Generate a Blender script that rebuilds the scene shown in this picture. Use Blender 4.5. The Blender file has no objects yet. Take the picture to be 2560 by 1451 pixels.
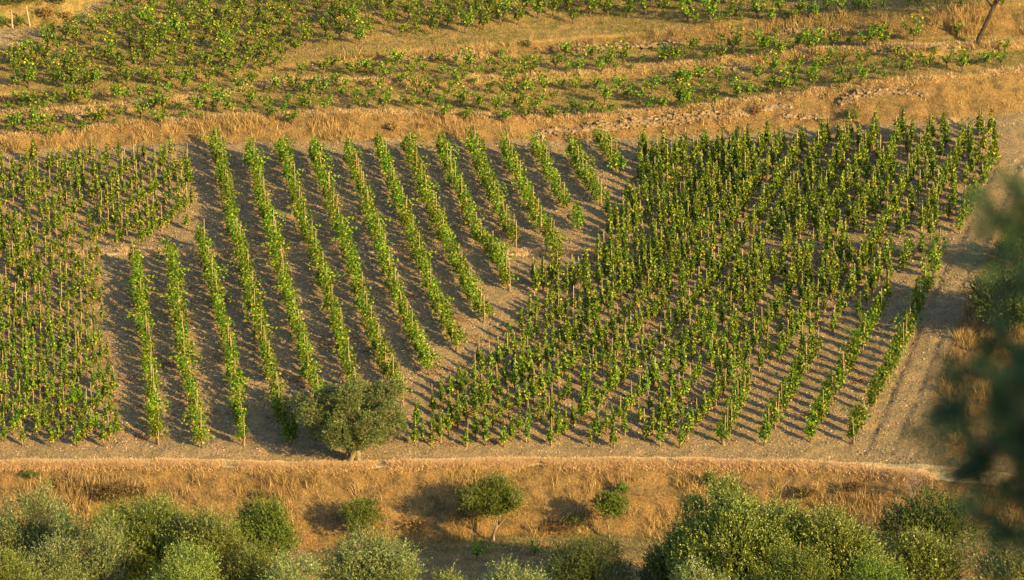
import bpy, math, random
import numpy as np
R = math.radians
rng = np.random.default_rng(7)
random.seed(7)
C = bpy.context.scene.collection
SC = bpy.context.scene

# ------------------------------------------------------------------ camera
F = 9000.0                      # focal length in pixels of the 2560 px wide photograph
PITCH = R(11.0)
CAMZ = 49.1
cam = bpy.data.cameras.new('camera')
cam.sensor_width = 36.0
cam.lens = 36.0 * F / 2560.0
cam.clip_start = 0.5
cam.clip_end = 5000
cam.dof.use_dof = True
cam.dof.focus_distance = 215.0
cam.dof.aperture_fstop = 2.2
camo = bpy.data.objects.new('camera', cam)
C.objects.link(camo)
camo.location = (0, 0, CAMZ)
camo.rotation_euler = (math.pi / 2 - PITCH, 0, 0)
SC.camera = camo

# ------------------------------------------------------------------ light
SUN_EL = R(15.5)
SUN_AZ = R(41.0)                # sun stands to the right and behind the camera
sv = np.array([math.cos(SUN_EL) * math.cos(SUN_AZ), -math.cos(SUN_EL) * math.sin(SUN_AZ), math.sin(SUN_EL)])
w = bpy.data.worlds.new('World')
SC.world = w
w.use_nodes = True
nt = w.node_tree
sky = nt.nodes.new('ShaderNodeTexSky')
sky.sky_type = 'NISHITA'
sky.sun_disc = False
sky.sun_elevation = SUN_EL
sky.sun_rotation = math.atan2(sv[0], sv[1])
bg = nt.nodes['Background']
nt.links.new(sky.outputs[0], bg.inputs[0])
bg.inputs[1].default_value = 0.12
sl = bpy.data.lights.new('sun', 'SUN')
sl.energy = 4.5
sl.angle = R(0.5)
sl.color = (1.0, 0.70, 0.28)
so = bpy.data.objects.new('sun', sl)
C.objects.link(so)
from mathutils import Vector
so.rotation_euler = Vector(sv).to_track_quat('Z', 'Y').to_euler()
so.location = (100, -60, 120)
SC.view_settings.view_transform = 'Standard'
SC.view_settings.look = 'None'
SC.view_settings.exposure = 1.65
SC.view_settings.gamma = 1
SC.cycles.use_denoising = True
SC.cycles.max_bounces = 6
SC.cycles.transparent_max_bounces = 4

# ------------------------------------------------------------------ helpers
def vnoise(x, y, s, seed=0):
    x = np.asarray(x, float) / s + 1000.37 + seed * 17.13
    y = np.asarray(y, float) / s + 1000.71 + seed * 9.71
    xi = np.floor(x); yi = np.floor(y)
    fx = x - xi; fy = y - yi
    fx = fx * fx * (3 - 2 * fx); fy = fy * fy * (3 - 2 * fy)
    def h(a, b):
        v = np.sin(a * 127.1 + b * 311.7 + seed * 74.7) * 43758.5453
        return v - np.floor(v)
    return ((h(xi, yi) * (1 - fx) + h(xi + 1, yi) * fx) * (1 - fy)
            + (h(xi, yi + 1) * (1 - fx) + h(xi + 1, yi + 1) * fx) * fy) * 2 - 1

def raydir(px, py):
    u = (np.asarray(px, float) - 1280) / F
    v = (725.5 - np.asarray(py, float)) / F
    ry = math.cos(PITCH) + v * math.sin(PITCH)
    rz = -math.sin(PITCH) + v * math.cos(PITCH)
    return u / ry, rz / ry          # x and z per metre of y

def project(x, y, z):
    x = np.asarray(x, float); y = np.asarray(y, float); z = np.asarray(z, float) - CAMZ
    d = y * math.cos(PITCH) - z * math.sin(PITCH)
    up = y * math.sin(PITCH) + z * math.cos(PITCH)
    return 1280 + F * x / d, 725.5 - F * up / d, d

# ------------------------------------------------------------------ terrain
def cv(*p):
    a = np.array(p, float).reshape(-1, 2)
    return lambda q: np.interp(q, a[:, 0], a[:, 1])
c0 = cv(0,1395, 500,1392, 900,1372, 1233,1338, 1500,1335, 1750,1350, 2000,1335, 2150,1315, 2560,1330)
c1 = cv(0,1166, 900,1170, 1300,1158, 1700,1159, 1900,1162, 2100,1170, 2250,1186, 2560,1225)
up_curves = [  # curve, slope in degrees of the ground below it
    (cv(0,1150, 900,1152, 1300,1142, 1700,1142, 2200,1156, 2560,1185), cv(0,2)),
    (cv(0,642, 250,638, 800,636, 1300,642, 1500,641, 2150,631, 2450,632, 2560,628), cv(0,20)),
    (cv(0,634, 250,629, 800,627, 1300,632, 1500,632, 2150,624, 2450,626, 2560,622), cv(0,36)),
    (cv(0,602, 1300,600, 2560,590), cv(0,8)),
    (cv(0,382, 500,358, 800,356, 1200,353, 1600,346, 2000,325, 2300,312, 2560,280), cv(0,19)),
    (cv(0,345, 250,318, 450,300, 700,291, 850,286, 1200,288, 1400,291, 1600,285, 1800,258, 2000,235, 2200,210, 2400,190, 2560,175), cv(0,42)),
    (cv(0,302, 230,296, 330,280, 500,252, 700,214, 1000,213, 1200,210, 1450,202, 1700,186, 2000,156, 2200,146, 2560,130), cv(0,12)),
    (cv(0,284, 230,276, 330,264, 500,240, 700,206, 1000,200, 1200,193, 1450,186, 1700,165, 2000,131, 2200,118, 2560,112), cv(0,42)),
    (cv(0,262, 200,256, 300,240, 350,228, 720,166, 850,160, 1000,150, 1200,148, 1400,136, 1700,116, 1900,101, 2100,96, 2300,99, 2560,98), cv(0,11)),
    (cv(0,229, 200,233, 300,234, 350,225, 720,158, 850,136, 1000,125, 1200,108, 1400,97, 1700,70, 1900,45, 2100,30, 2300,20, 2560,12), cv(0,38)),
    (cv(0,68, 140,64, 190,40, 260,-10, 500,-70, 2560,-80), cv(0,12)),
    (cv(0,-60, 300,-60, 500,-90, 2560,-100), cv(0,36, 260,30, 420,12, 2560,12)),
]
GX = np.arange(-60, 60.01, 0.25)
def solve(curve, y0, z0, slope):
    y = np.full_like(GX, 200.0) if y0 is None else y0.copy()
    z = np.zeros_like(GX) if y0 is None else z0.copy()
    for _ in range(12):
        px = project(GX, y, z)[0]
        _, t = raydir(px, curve(px))
        if y0 is None:
            y = (0 - CAMZ) / t; z = 0 * y
        else:
            m = np.tan(np.radians(slope(px)))
            y = (CAMZ - z0 + m * y0) / (m - t)
            z = z0 + m * (y - y0)
    return y, z
Y1, Z1 = solve(c1, None, None, None)
Y0, Z0 = solve(c0, Y1, Z1, cv(0, 36))
YS = [Y0, Y1]; ZS = [Z0, Z1]
y, z = Y1, Z1
for c, s in up_curves:
    yn, zn = solve(c, y, z, s)
    yn = np.maximum(yn, y + 0.02)
    y, z = yn, np.maximum(zn, z)
    YS.append(y); ZS.append(z)
YS = np.array(YS); ZS = np.array(ZS)      # row k = bank line k, column = world x
GY = np.arange(140, 340.01, 0.15)
H = np.zeros((len(GX), len(GY)))
for i in range(len(GX)):
    yy = np.concatenate([[100, 165, YS[0, i] - 6], YS[:, i], [YS[-1, i] + 200]])
    zz = np.concatenate([[ZS[0, i] - 35.3, ZS[0, i] - 5.0, ZS[0, i] - 0.7], ZS[:, i], [ZS[-1, i] + 36]])
    H[i] = np.interp(GY, yy, zz)
for _ in range(2):                         # soften the edges a little
    H[:, 1:-1] = (H[:, :-2] + 2 * H[:, 1:-1] + H[:, 2:]) / 4
for _ in range(6):
    H[1:-1] = (H[:-2] + 2 * H[1:-1] + H[2:]) / 4
def camhill(y):
    return np.where(y < 1.0, 47.5, 47.5 - 0.47 * (y - 1.0))
def steep(x, y):
    """1 on the banks"""
    xc = np.clip(x, -59.9, 59.9); yc = np.clip(y, 140.5, 339)
    fx = (xc + 60) / 0.25; i = fx.astype(int)
    j = ((yc - 140) / 0.15).astype(int)
    j = np.clip(j, 2, len(GY) - 4)
    s = (H[i, j + 2] - H[i, j - 2]) / 0.6
    return np.clip((s - 0.42) / 0.2, 0, 1)
def height(x, y):
    x = np.asarray(x, float); y = np.asarray(y, float)
    x, y = np.broadcast_arrays(x, y)
    xc = np.clip(x, -59.99, 59.99); yc = np.clip(y, 140, 339.8)
    fx = (xc + 60) / 0.25; fy = (yc - 140) / 0.15
    i = fx.astype(int); j = np.minimum(fy.astype(int), len(GY) - 2)
    fx = fx - i; fy = fy - j
    h = (H[i, j] * (1 - fx) + H[i + 1, j] * fx) * (1 - fy) + (H[i, j + 1] * (1 - fx) + H[i + 1, j + 1] * fx) * fy
    h = np.where(y < 140, h - (140 - y) * 0.45, h)
    h = np.where(y > 339.8, h + np.clip(y - 339.8, 0, 260) * 0.1, h)
    h = h + 0.10 * vnoise(x, y, 7.0, 1) + 0.06 * vnoise(x, y, 2.3, 2)
    st = steep(x, y)
    h = h + st * (0.16 * vnoise(x, y, 1.4, 5) + 0.08 * vnoise(x, y, 0.5, 6))
    h = h + 0.04 * vnoise(x, y, 0.85, 3) + 0.035 * vnoise(x, y, 0.42, 4)
    return np.maximum(h, camhill(y) + 0.05 * vnoise(x, y, 2.0, 8))

def at(px, py):
    """ground point seen at a pixel of the photograph"""
    px = np.atleast_1d(np.asarray(px, float)); py = np.atleast_1d(np.asarray(py, float))
    a, t = raydir(px, py)
    ys = np.arange(150, 420, 0.5)
    g = CAMZ + t[:, None] * ys[None] - height(a[:, None] * ys[None], ys[None] + 0 * a[:, None])
    k = np.argmax(g < 0, axis=1); k = np.maximum(k, 1)
    lo = ys[k - 1]; hi = ys[k]
    for _ in range(12):
        mid = (lo + hi) / 2
        below = CAMZ + t * mid - height(a * mid, mid) < 0
        hi = np.where(below, mid, hi); lo = np.where(below, lo, mid)
    yy = hi; xx = a * yy
    return np.stack([xx, yy, height(xx, yy)], 1)

def linekY(k, x):
    return np.interp(x, GX, YS[k])

# ------------------------------------------------------------------ mesh building
class MB:
    def __init__(s):
        s.V = []; s.F = {3: [], 4: []}; s.M = {3: [], 4: []}; s.n = 0
    def add(s, V, Fa, mat=0):
        V = np.asarray(V, float).reshape(-1, 3); Fa = np.asarray(Fa, int)
        k = Fa.shape[1]
        s.V.append(V); s.F[k].append(Fa + s.n)
        s.M[k].append(np.full(len(Fa), mat) if np.isscalar(mat) else np.asarray(mat, int))
        s.n += len(V)
        return s
    def arrays(s):
        V = np.concatenate(s.V)
        return (V, {k: (np.concatenate(s.F[k]), np.concatenate(s.M[k])) for k in (3, 4) if s.F[k]})
    def merge(s, arr, T=None, off=(0, 0, 0), scale=(1, 1, 1), rz=0.0, matmap=None):
        V, Fd = arr
        V = V * np.array(scale)
        c, q = math.cos(rz), math.sin(rz)
        V = np.stack([V[:, 0] * c - V[:, 1] * q, V[:, 0] * q + V[:, 1] * c, V[:, 2]], 1) + np.array(off)
        base = s.n; s.V.append(V)
        for k, (Fa, Ma) in Fd.items():
            s.F[k].append(Fa + base)
            s.M[k].append(Ma if matmap is None else np.array(matmap)[Ma])
        s.n += len(V)
    def mesh(s, name, mats, smooth=False):
        me = bpy.data.meshes.new(name)
        V, Fd = s.arrays()
        me.vertices.add(len(V)); me.vertices.foreach_set('co', V.astype(np.float32).ravel())
        loops = []; starts = []; tots = []; mi = []; n = 0
        for k, (Fa, Ma) in Fd.items():
            loops.append(Fa.ravel()); starts.append(n + np.arange(len(Fa)) * k); tots.append(np.full(len(Fa), k)); mi.append(Ma)
            n += Fa.size
        loops = np.concatenate(loops)
        me.loops.add(len(loops)); me.loops.foreach_set('vertex_index', loops.astype(np.int32))
        st = np.concatenate(starts)
        me.polygons.add(len(st)); me.polygons.foreach_set('loop_start', st.astype(np.int32))
        me.polygons.foreach_set('loop_total', np.concatenate(tots).astype(np.int32))
        for m in mats: me.materials.append(m)
        me.polygons.foreach_set('material_index', np.concatenate(mi).astype(np.int32))
        me.polygons.foreach_set('use_smooth', np.full(len(st), smooth))
        me.update(calc_edges=True)
        return me
def link(name, me, parent=None, loc=(0, 0, 0)):
    o = bpy.data.objects.new(name, me); C.objects.link(o)
    o.location = loc
    if parent is not None: o.parent = parent
    return o
def tag(o, label=None, cat=None, group=None, kind=None):
    if label: o['label'] = label
    if cat: o['category'] = cat
    if group: o['group'] = group
    if kind: o['kind'] = kind
    return o
def empty(name, loc, rz=0, s=1.0):
    o = bpy.data.objects.new(name, None); C.objects.link(o)
    o.empty_display_size = 0.2
    o.location = [float(q) for q in loc]; o.rotation_euler = (0, 0, float(rz)); o.scale = (s, s, s) if np.isscalar(s) else s
    return o

def unit(v):
    return v / np.maximum(np.linalg.norm(v, axis=-1, keepdims=True), 1e-9)
def leaf_quads(P, N, size, aspect, r=rng, fold=0.0, up=None):
    """kite shaped leaves: centres P, normals N; returns V, F"""
    n = len(P)
    N = unit(N)
    a = unit(r.normal(size=(n, 3))) if up is None else up
    u = unit(np.cross(N, a)); v = np.cross(u, N)
    s = np.broadcast_to(size, (n,))[:, None]
    w_ = s * aspect * 0.5
    V = np.stack([P - v * s * 0.5, P + u * w_ + v * s * 0.08 + N * s * fold, P + v * s * 0.5, P - u * w_ + v * s * 0.08 + N * s * fold], 1)
    return V.reshape(-1, 3), np.arange(4 * n).reshape(-1, 4)
def tube(P, Rr, n=6, cap=True):
    P = np.asarray(P, float); Rr = np.broadcast_to(Rr, (len(P),))
    T = np.gradient(P, axis=0); T = unit(T)
    ref = np.array([1, 0.13, 0.07]) if abs(T[0, 2]) > 0.5 else np.array([0.05, 0.1, 1.0])
    A = unit(np.cross(T, ref)); B = np.cross(T, A)
    th = np.arange(n) / n * 2 * math.pi
    V = P[:, None] + Rr[:, None, None] * (A[:, None] * np.cos(th)[None, :, None] + B[:, None] * np.sin(th)[None, :, None])
    Fq = []
    for i in range(len(P) - 1):
        for j in range(n):
            k = (j + 1) % n
            Fq.append((i * n + j, i * n + k, (i + 1) * n + k, (i + 1) * n + j))
    V = V.reshape(-1, 3)
    return V, np.array(Fq)
def addtube(mb, P, Rr, n=6, mat=0):
    V, Fq = tube(P, Rr, n)
    m = len(V)
    V = np.vstack([V, np.asarray(P[-1], float)[None]])
    caps = np.array([(m - n + j, m - n + (j + 1) % n, m) for j in range(n)])
    base = mb.n
    mb.add(V, Fq, mat)
    mb.F[3].append(caps + base); mb.M[3].append(np.full(len(caps), mat))

# ------------------------------------------------------------------ materials
def newmat(name):
    m = bpy.data.materials.new(name); m.use_nodes = True
    n = m.node_tree.nodes; l = m.node_tree.links
    return m, n, l, n['Principled BSDF']
def ramp(n, pts):
    r = n.new('ShaderNodeValToRGB')
    e = r.color_ramp.elements
    while len(e) < len(pts): e.new(0.5)
    for q, (p, c) in zip(e, pts):
        q.position = p; q.color = (*c, 1)
    return r
def leafmat(name, pts, trans=0.35, rough=0.55, spec=0.35):
    m, n, l, b = newmat(name)
    g = n.new('ShaderNodeNewGeometry')
    oi = n.new('ShaderNodeObjectInfo')
    r = ramp(n, pts)
    l.new(g.outputs['Random Per Island'], r.inputs[0])
    hsv = n.new('ShaderNodeHueSaturation')
    mr = n.new('ShaderNodeMapRange'); mr.inputs[3].default_value = 0.485; mr.inputs[4].default_value = 0.515
    mv = n.new('ShaderNodeMapRange'); mv.inputs[3].default_value = 0.8; mv.inputs[4].default_value = 1.2
    l.new(oi.outputs['Random'], mr.inputs[0]); l.new(mr.outputs[0], hsv.inputs['Hue'])
    l.new(oi.outputs['Random'], mv.inputs[0]); l.new(mv.outputs[0], hsv.inputs['Value'])
    l.new(r.outputs[0], hsv.inputs['Color'])
    l.new(hsv.outputs[0], b.inputs['Base Color'])
    b.inputs['Roughness'].default_value = rough
    b.inputs['Specular IOR Level'].default_value = spec
    tr = n.new('ShaderNodeBsdfTranslucent')
    l.new(hsv.outputs[0], tr.inputs[0])
    mx = n.new('ShaderNodeMixShader'); mx.inputs[0].default_value = trans
    l.new(b.outputs[0], mx.inputs[1]); l.new(tr.outputs[0], mx.inputs[2])
    l.new(mx.outputs[0], n['Material Output'].inputs[0])
    return m
def noisemat(name, pts, scale=8, detail=8, rough=0.9, bump=0.4, dist=0.02, stretch=(1, 1, 1)):
    m, n, l, b = newmat(name)
    tc = n.new('ShaderNodeTexCoord'); mp = n.new('ShaderNodeMapping'); mp.inputs['Scale'].default_value = stretch
    l.new(tc.outputs['Object'], mp.inputs[0])
    t = n.new('ShaderNodeTexNoise'); t.inputs['Scale'].default_value = scale; t.inputs['Detail'].default_value = detail
    l.new(mp.outputs[0], t.inputs[0])
    r = ramp(n, pts); l.new(t.outputs[0], r.inputs[0]); l.new(r.outputs[0], b.inputs['Base Color'])
    b.inputs['Roughness'].default_value = rough; b.inputs['Specular IOR Level'].default_value = 0.15
    bp = n.new('ShaderNodeBump'); bp.inputs['Strength'].default_value = bump; bp.inputs['Distance'].default_value = dist
    l.new(t.outputs[0], bp.inputs['Height']); l.new(bp.outputs[0], b.inputs['Normal'])
    return m

M_green = leafmat('vine_leaf_green', [(0, (.025, .065, .005)), (.5, (.085, .165, .005)), (.85, (.19, .28, .006)), (1, (.36, .39, .012))])
M_yellow = leafmat('vine_leaf_yellow', [(0, (.34, .33, .03)), (1, (.52, .40, .05))])
M_red = leafmat('vine_leaf_orange', [(0, (.42, .16, .03)), (.6, (.50, .24, .05)), (1, (.20, .05, .02))])
M_bark = noisemat('vine_bark', [(.3, (.05, .035, .022)), (.7, (.16, .11, .07))], 20)
M_abark = noisemat('almond_bark', [(.3, (.018, .013, .010)), (.7, (.075, .050, .032))], 9, stretch=(1, 1, .4), bump=.9, dist=.05)
M_stake = noisemat('weathered_stake_wood', [(.3, (.20, .14, .08)), (.7, (.40, .29, .17))], 12, stretch=(1, 1, .1))
M_olive = leafmat('olive_leaf', [(0, (.04, .075, .016)), (.5, (.105, .15, .032)), (.85, (.25, .26, .075)), (1, (.34, .34, .15))], 0.2, 0.45, 0.5)
M_olive_y = leafmat('olive_leaf_warm', [(0, (.04, .07, .008)), (.5, (.12, .165, .016)), (.85, (.22, .26, .035)), (1, (.33, .33, .08))], 0.25, 0.45, 0.5)
M_lone = leafmat('lone_olive_leaf', [(0, (.035, .055, .012)), (.5, (.085, .115, .022)), (.85, (.17, .19, .045)), (1, (.28, .28, .10))], 0.2, 0.5, 0.4)
M_near = leafmat('near_olive_leaf', [(0, (.02, .05, .02)), (.6, (.045, .095, .036)), (1, (.10, .15, .05))], 0.4)
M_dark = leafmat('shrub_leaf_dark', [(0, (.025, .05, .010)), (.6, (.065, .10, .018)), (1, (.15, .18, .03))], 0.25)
M_fresh = leafmat('shrub_leaf_fresh', [(0, (.04, .075, .008)), (.6, (.10, .15, .012)), (1, (.19, .24, .03))], 0.3)
M_obark = noisemat('olive_bark', [(.3, (.07, .05, .03)), (.55, (.20, .145, .09)), (.75, (.30, .22, .14))], 9, stretch=(1, 1, .35), bump=.9, dist=.06)
M_stone = noisemat('dry_stone', [(.3, (.09, .065, .038)), (.5, (.19, .135, .075)), (.72, (.30, .22, .125))], 4)
def islandmat(name, pts, rough=0.9, trans=0.0):
    return leafmat(name, pts, trans, rough, 0.1)
M_dry = islandmat('dry_grass_blades', [(0, (.12, .075, .025)), (.5, (.30, .19, .055)), (.85, (.48, .32, .10)), (1, (.62, .45, .17))], 0.9, 0.3)
M_dry2 = islandmat('pale_dry_grass_blades', [(0, (.26, .175, .06)), (.5, (.43, .31, .115)), (1, (.62, .48, .21))], 0.9, 0.35)
M_straw = islandmat('bleached_straw', [(0, (.48, .34, .15)), (.5, (.70, .52, .25)), (1, (.84, .67, .36))], 0.9, 0.3)
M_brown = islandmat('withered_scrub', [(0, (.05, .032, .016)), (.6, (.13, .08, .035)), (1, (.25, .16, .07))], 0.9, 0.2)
M_weed = islandmat('weed_blades', [(0, (.06, .09, .02)), (.6, (.12, .15, .03)), (1, (.24, .24, .07))], 0.8, 0.3)
M_short = islandmat('short_grass_blades', [(0, (.10, .085, .03)), (.35, (.16, .145, .04)), (.7, (.33, .23, .09)), (1, (.46, .33, .14))], 0.9, 0.25)
M_gravel = islandmat('gravel_stones', [(0, (.13, .10, .065)), (.5, (.25, .19, .12)), (.9, (.36, .28, .18)), (1, (.52, .43, .31))])
M_litter = islandmat('red_leaf_litter', [(0, (.12, .05, .022)), (.6, (.22, .09, .035)), (1, (.32, .17, .07))])
M_twig = noisemat('grey_twigs', [(.3, (.14, .10, .07)), (.7, (.30, .23, .17))], 20)

# ground material: soil, dry grass mat, track colours laid out by the zones of the land
def ground_material():
    m, n, l, b = newmat('hillside_ground')
    at_ = n.new('ShaderNodeAttribute'); at_.attribute_name = 'zone'
    sep = n.new('ShaderNodeSeparateColor'); l.new(at_.outputs['Color'], sep.inputs[0])
    tc = n.new('ShaderNodeTexCoord')
    def noise(scale, detail=6, rough=.6, st=(1, 1, 1)):
        mp = n.new('ShaderNodeMapping'); mp.inputs['Scale'].default_value = st
        l.new(tc.outputs['Object'], mp.inputs[0])
        t = n.new('ShaderNodeTexNoise'); t.inputs['Scale'].default_value = scale; t.inputs['Detail'].default_value = detail; t.inputs['Roughness'].default_value = rough
        l.new(mp.outputs[0], t.inputs[0]); return t
    def mix(f, a, c, mode='MIX'):
        x = n.new('ShaderNodeMix'); x.data_type = 'RGBA'; x.blend_type = mode
        if isinstance(f, float): x.inputs[0].default_value = f
        else: l.new(f, x.inputs[0])
        l.new(a, x.inputs[6]); l.new(c, x.inputs[7]); return x.outputs[2]
    nf = noise(9, 10, .75); nm = noise(1.3, 6); nl = noise(.25, 4)
    soil = ramp(n, [(.32, (.095, .074, .042)), (.5, (.228, .173, .092)), (.66, (.39, .295, .16))]); l.new(nf.outputs[0], soil.inputs[0])
    soil2 = ramp(n, [(.35, (.70, .75, .76)), (.65, (1.18, 1.08, .98))]); l.new(nm.outputs[0], soil2.inputs[0])
    soilc = mix(1.0, soil.outputs[0], soil2.outputs[0], 'MULTIPLY')
    dry = ramp(n, [(.28, (.08, .052, .022)), (.5, (.20, .13, .05)), (.72, (.36, .24, .095))]); l.new(nf.outputs[0], dry.inputs[0])
    dry2 = ramp(n, [(.38, (.62, .64, .68)), (.5, (1, 1, 1)), (.64, (1.2, 1.1, 1.0))]); l.new(nm.outputs[0], dry2.inputs[0])
    dryc = mix(1.0, dry.outputs[0], dry2.outputs[0], 'MULTIPLY')
    terr = ramp(n, [(.28, (.16, .115, .045)), (.5, (.30, .21, .08)), (.72, (.44, .31, .125))]); l.new(nf.outputs[0], terr.inputs[0])
    terr2 = ramp(n, [(.38, (.66, .78, .55)), (.6, (1.1, 1.0, .95))]); l.new(nm.outputs[0], terr2.inputs[0])
    terrc = mix(1.0, terr.outputs[0], terr2.outputs[0], 'MULTIPLY')
    path = ramp(n, [(.3, (.42, .32, .17)), (.7, (.66, .51, .29))]); l.new(nf.outputs[0], path.inputs[0])
    def edge(ch):   # ragged border between zones
        a = n.new('ShaderNodeMath'); a.operation = 'MULTIPLY_ADD'
        l.new(nm.outputs[0], a.inputs[0]); a.inputs[1].default_value = .9
        l.new(sep.outputs[ch], a.inputs[2])
        r_ = n.new('ShaderNodeMapRange'); r_.inputs[1].default_value = .8; r_.inputs[2].default_value = 1.1
        l.new(a.outputs[0], r_.inputs[0]); return r_.outputs[0]
    c = mix(edge(1), soilc, terrc)
    c = mix(edge(0), c, dryc)
    c = mix(edge(2), c, path.outputs[0])
    l.new(c, b.inputs['Base Color'])
    b.inputs['Roughness'].default_value = .95; b.inputs['Specular IOR Level'].default_value = .05
    n2 = noise(4.5, 8, .7)
    ad = n.new('ShaderNodeMath'); l.new(nf.outputs[0], ad.inputs[0]); l.new(n2.outputs[0], ad.inputs[1])
    bp = n.new('ShaderNodeBump'); bp.inputs['Strength'].default_value = 1.0; bp.inputs['Distance'].default_value = .10
    l.new(ad.outputs[0], bp.inputs['Height']); l.new(bp.outputs[0], b.inputs['Normal'])
    return m
M_ground = ground_material()

def inpoly(px, py, poly):
    poly = np.array(poly, float).reshape(-1, 2)
    px = np.asarray(px, float); py = np.asarray(py, float)
    ins = np.zeros(px.shape, bool)
    j = len(poly) - 1
    for i in range(len(poly)):
        xi, yi = poly[i]; xj, yj = poly[j]
        c = ((yi > py) != (yj > py)) & (px < (xj - xi) * (py - yi) / (yj - yi + 1e-12) + xi)
        ins ^= c; j = i
    return ins
ROAD = at([-60, 10, 60, 150, 190, 215, 270, 335, 300, 240, 215, 120, 40, -60], [75, 72, 70, 66, 52, 5, 0, 2, 8, 22, 55, 92, 118, 135])[:, :2]
TRACK = at([2150, 2170, 2250, 2330, 2370, 2440, 2500, 2600, 2600, 2540, 2470, 2410, 2370, 2280], [1140, 1060, 900, 720, 600, 540, 430, 330, 420, 560, 640, 760, 960, 1140])[:, :2]
EDGE = at([2420, 2470, 2560, 2700, 2700, 2380, 2330], [740, 640, 450, 400, 1160, 1140, 1000])[:, :2]
def ruts():
    c = at([2190, 2250, 2300, 2360, 2420, 2470, 2520], [1140, 1010, 890, 740, 620, 520, 400])[:, :2]
    for off, dep in ((-.75, .08), (.75, .07), (-1.9, .04), (2.2, .04)):
        T = np.gradient(c, axis=0); T /= np.linalg.norm(T, axis=1)[:, None]
        p_ = c + np.stack([T[:, 1], -T[:, 0]], 1) * off
        yy = np.arange(p_[0, 1], p_[-1, 1], .05); xx_ = np.interp(yy, p_[:, 1], p_[:, 0])
        xr = np.interp(GY, yy, xx_, left=999, right=999)
        H[:] -= dep * np.exp(-((GX[:, None] - xr[None]) / .22) ** 2) - dep * .6 * np.exp(-((GX[:, None] - xr[None] - .4) / .2) ** 2)
ruts()
def zones(x, y):
    k = [linekY(i, x) for i in range(len(YS))]
    dry = np.zeros_like(x); ter = np.zeros_like(x); pth = np.zeros_like(x)
    def band(a, b_, s=.25):
        return np.clip((y - a) / s, 0, 1) * np.clip((b_ - y) / s, 0, 1)
    bank1 = band(k[0] - .5, k[1] + .1)
    pth = np.maximum(pth, band(k[1] - .15, k[2] + .1, .3) * .9)
    pth = np.maximum(pth, band(k[3] - .1, k[4] + .12, .15) * .62)
    dry = np.maximum(dry, np.maximum(bank1, band(k[6] - .1, k[7] + .1)))
    ter = np.maximum(ter, np.clip((y - k[7] + .2) / .3, 0, 1) * .75)
    dry = np.maximum(dry, np.maximum(band(k[8], k[9]), band(k[10], k[11])) * .85)
    pth = np.maximum(pth, np.maximum(band(k[9] - .2, k[9] + .35, .2), band(k[7] - .1, k[7] + .5, .2)) * .22)
    ter = np.maximum(ter, np.clip((k[0] - y) / .3, 0, 1) * .42)
    road = inpoly(x, y, ROAD)
    dry = np.where(road, 0, dry); ter = np.where(road, 0.1, ter); pth = np.where(road, .38, pth)
    edge = inpoly(x, y, EDGE)
    dry = np.where(edge, .8, dry)
    dry = np.where(y < 165, .8, dry)
    return np.clip(dry, 0, 1), np.clip(ter, 0, 1), np.clip(pth, 0, 1)

def axis(dense0, dense1, step, lo, hi):
    a = list(np.arange(dense0, dense1 + 1e-6, step))
    s = step; q = dense1
    while q < hi:
        s *= 1.25; q += s; a.append(q)
    s = step; q = dense0
    while q > lo:
        s *= 1.25; q -= s; a.insert(0, q)
    return np.array(a)
def build_ground():
    ax = axis(-37, 37, .17, -900, 900); ay = axis(182, 285, .15, -700, 2200)
    X, Y = np.meshgrid(ax, ay, indexing='ij')
    Z = height(X.ravel(), Y.ravel())
    nx, ny = X.shape
    idx = np.arange(nx * ny).reshape(nx, ny)
    Fq = np.stack([idx[:-1, :-1], idx[1:, :-1], idx[1:, 1:], idx[:-1, 1:]], -1).reshape(-1, 4)
    mb = MB(); mb.add(np.stack([X.ravel(), Y.ravel(), Z], 1), Fq)
    me = mb.mesh('hillside', [M_ground], True)
    d, t, p = zones(X.ravel(), Y.ravel())
    ca = me.color_attributes.new('zone', 'FLOAT_COLOR', 'POINT')
    ca.data.foreach_set('color', np.stack([d, t, p, np.ones_like(d)], 1).astype(np.float32).ravel())
    tag(link('hillside', me), kind='structure')
build_ground()

# ------------------------------------------------------------------ grass, gravel, litter (nobody could count them)
def scatter(n, x0, x1, y0, y1):
    return rng.uniform(x0, x1, n), rng.uniform(y0, y1, n)
def blades(name, x, y, hmin, hmax, wd, per, mat, label, cat, spread=.12, lean=.5):
    n = len(x)
    bx = np.repeat(x, per) + rng.normal(0, spread, n * per); by = np.repeat(y, per) + rng.normal(0, spread, n * per)
    bz = height(bx, by) - .02
    tuft = np.repeat(rng.uniform(.6, 1.3, n), per)
    h = rng.uniform(hmin, hmax, n * per) * tuft
    th = rng.uniform(0, 2 * math.pi, n * per)
    ww = wd * rng.uniform(.6, 1.4, n * per)
    dx = np.cos(th) * ww / 2; dy = np.sin(th) * ww / 2
    lx = rng.normal(0, lean, n * per) * h; ly = (rng.normal(0, lean, n * per) - .15) * h
    B = np.stack([bx, by, bz], 1)
    V = np.stack([B + np.stack([dx, dy, 0 * dx], 1), B - np.stack([dx, dy, 0 * dx], 1), B + np.stack([lx, ly, h], 1)], 1).reshape(-1, 3)
    mb = MB(); mb.add(V, np.arange(len(V)).reshape(-1, 3))
    o = link(name, mb.mesh(name, [mat])); tag(o, label, cat, kind='stuff')
    return o
x, y = scatter(260000, -36, 36, 186, 285)
px, py, _ = project(x, y, height(x, y))
vis = (px > -60) & (px < 2620) & (py > -50) & (py < 1600)
x, y, px, py = x[vis], y[vis], px[vis], py[vis]
d, t, p = zones(x, y)
rr = rng.random(len(x)); clump = vnoise(x, y, 1.1, 31) * .5 + .5
long_ = (d > .5) & (rr < .25 + .75 * clump)
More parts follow.
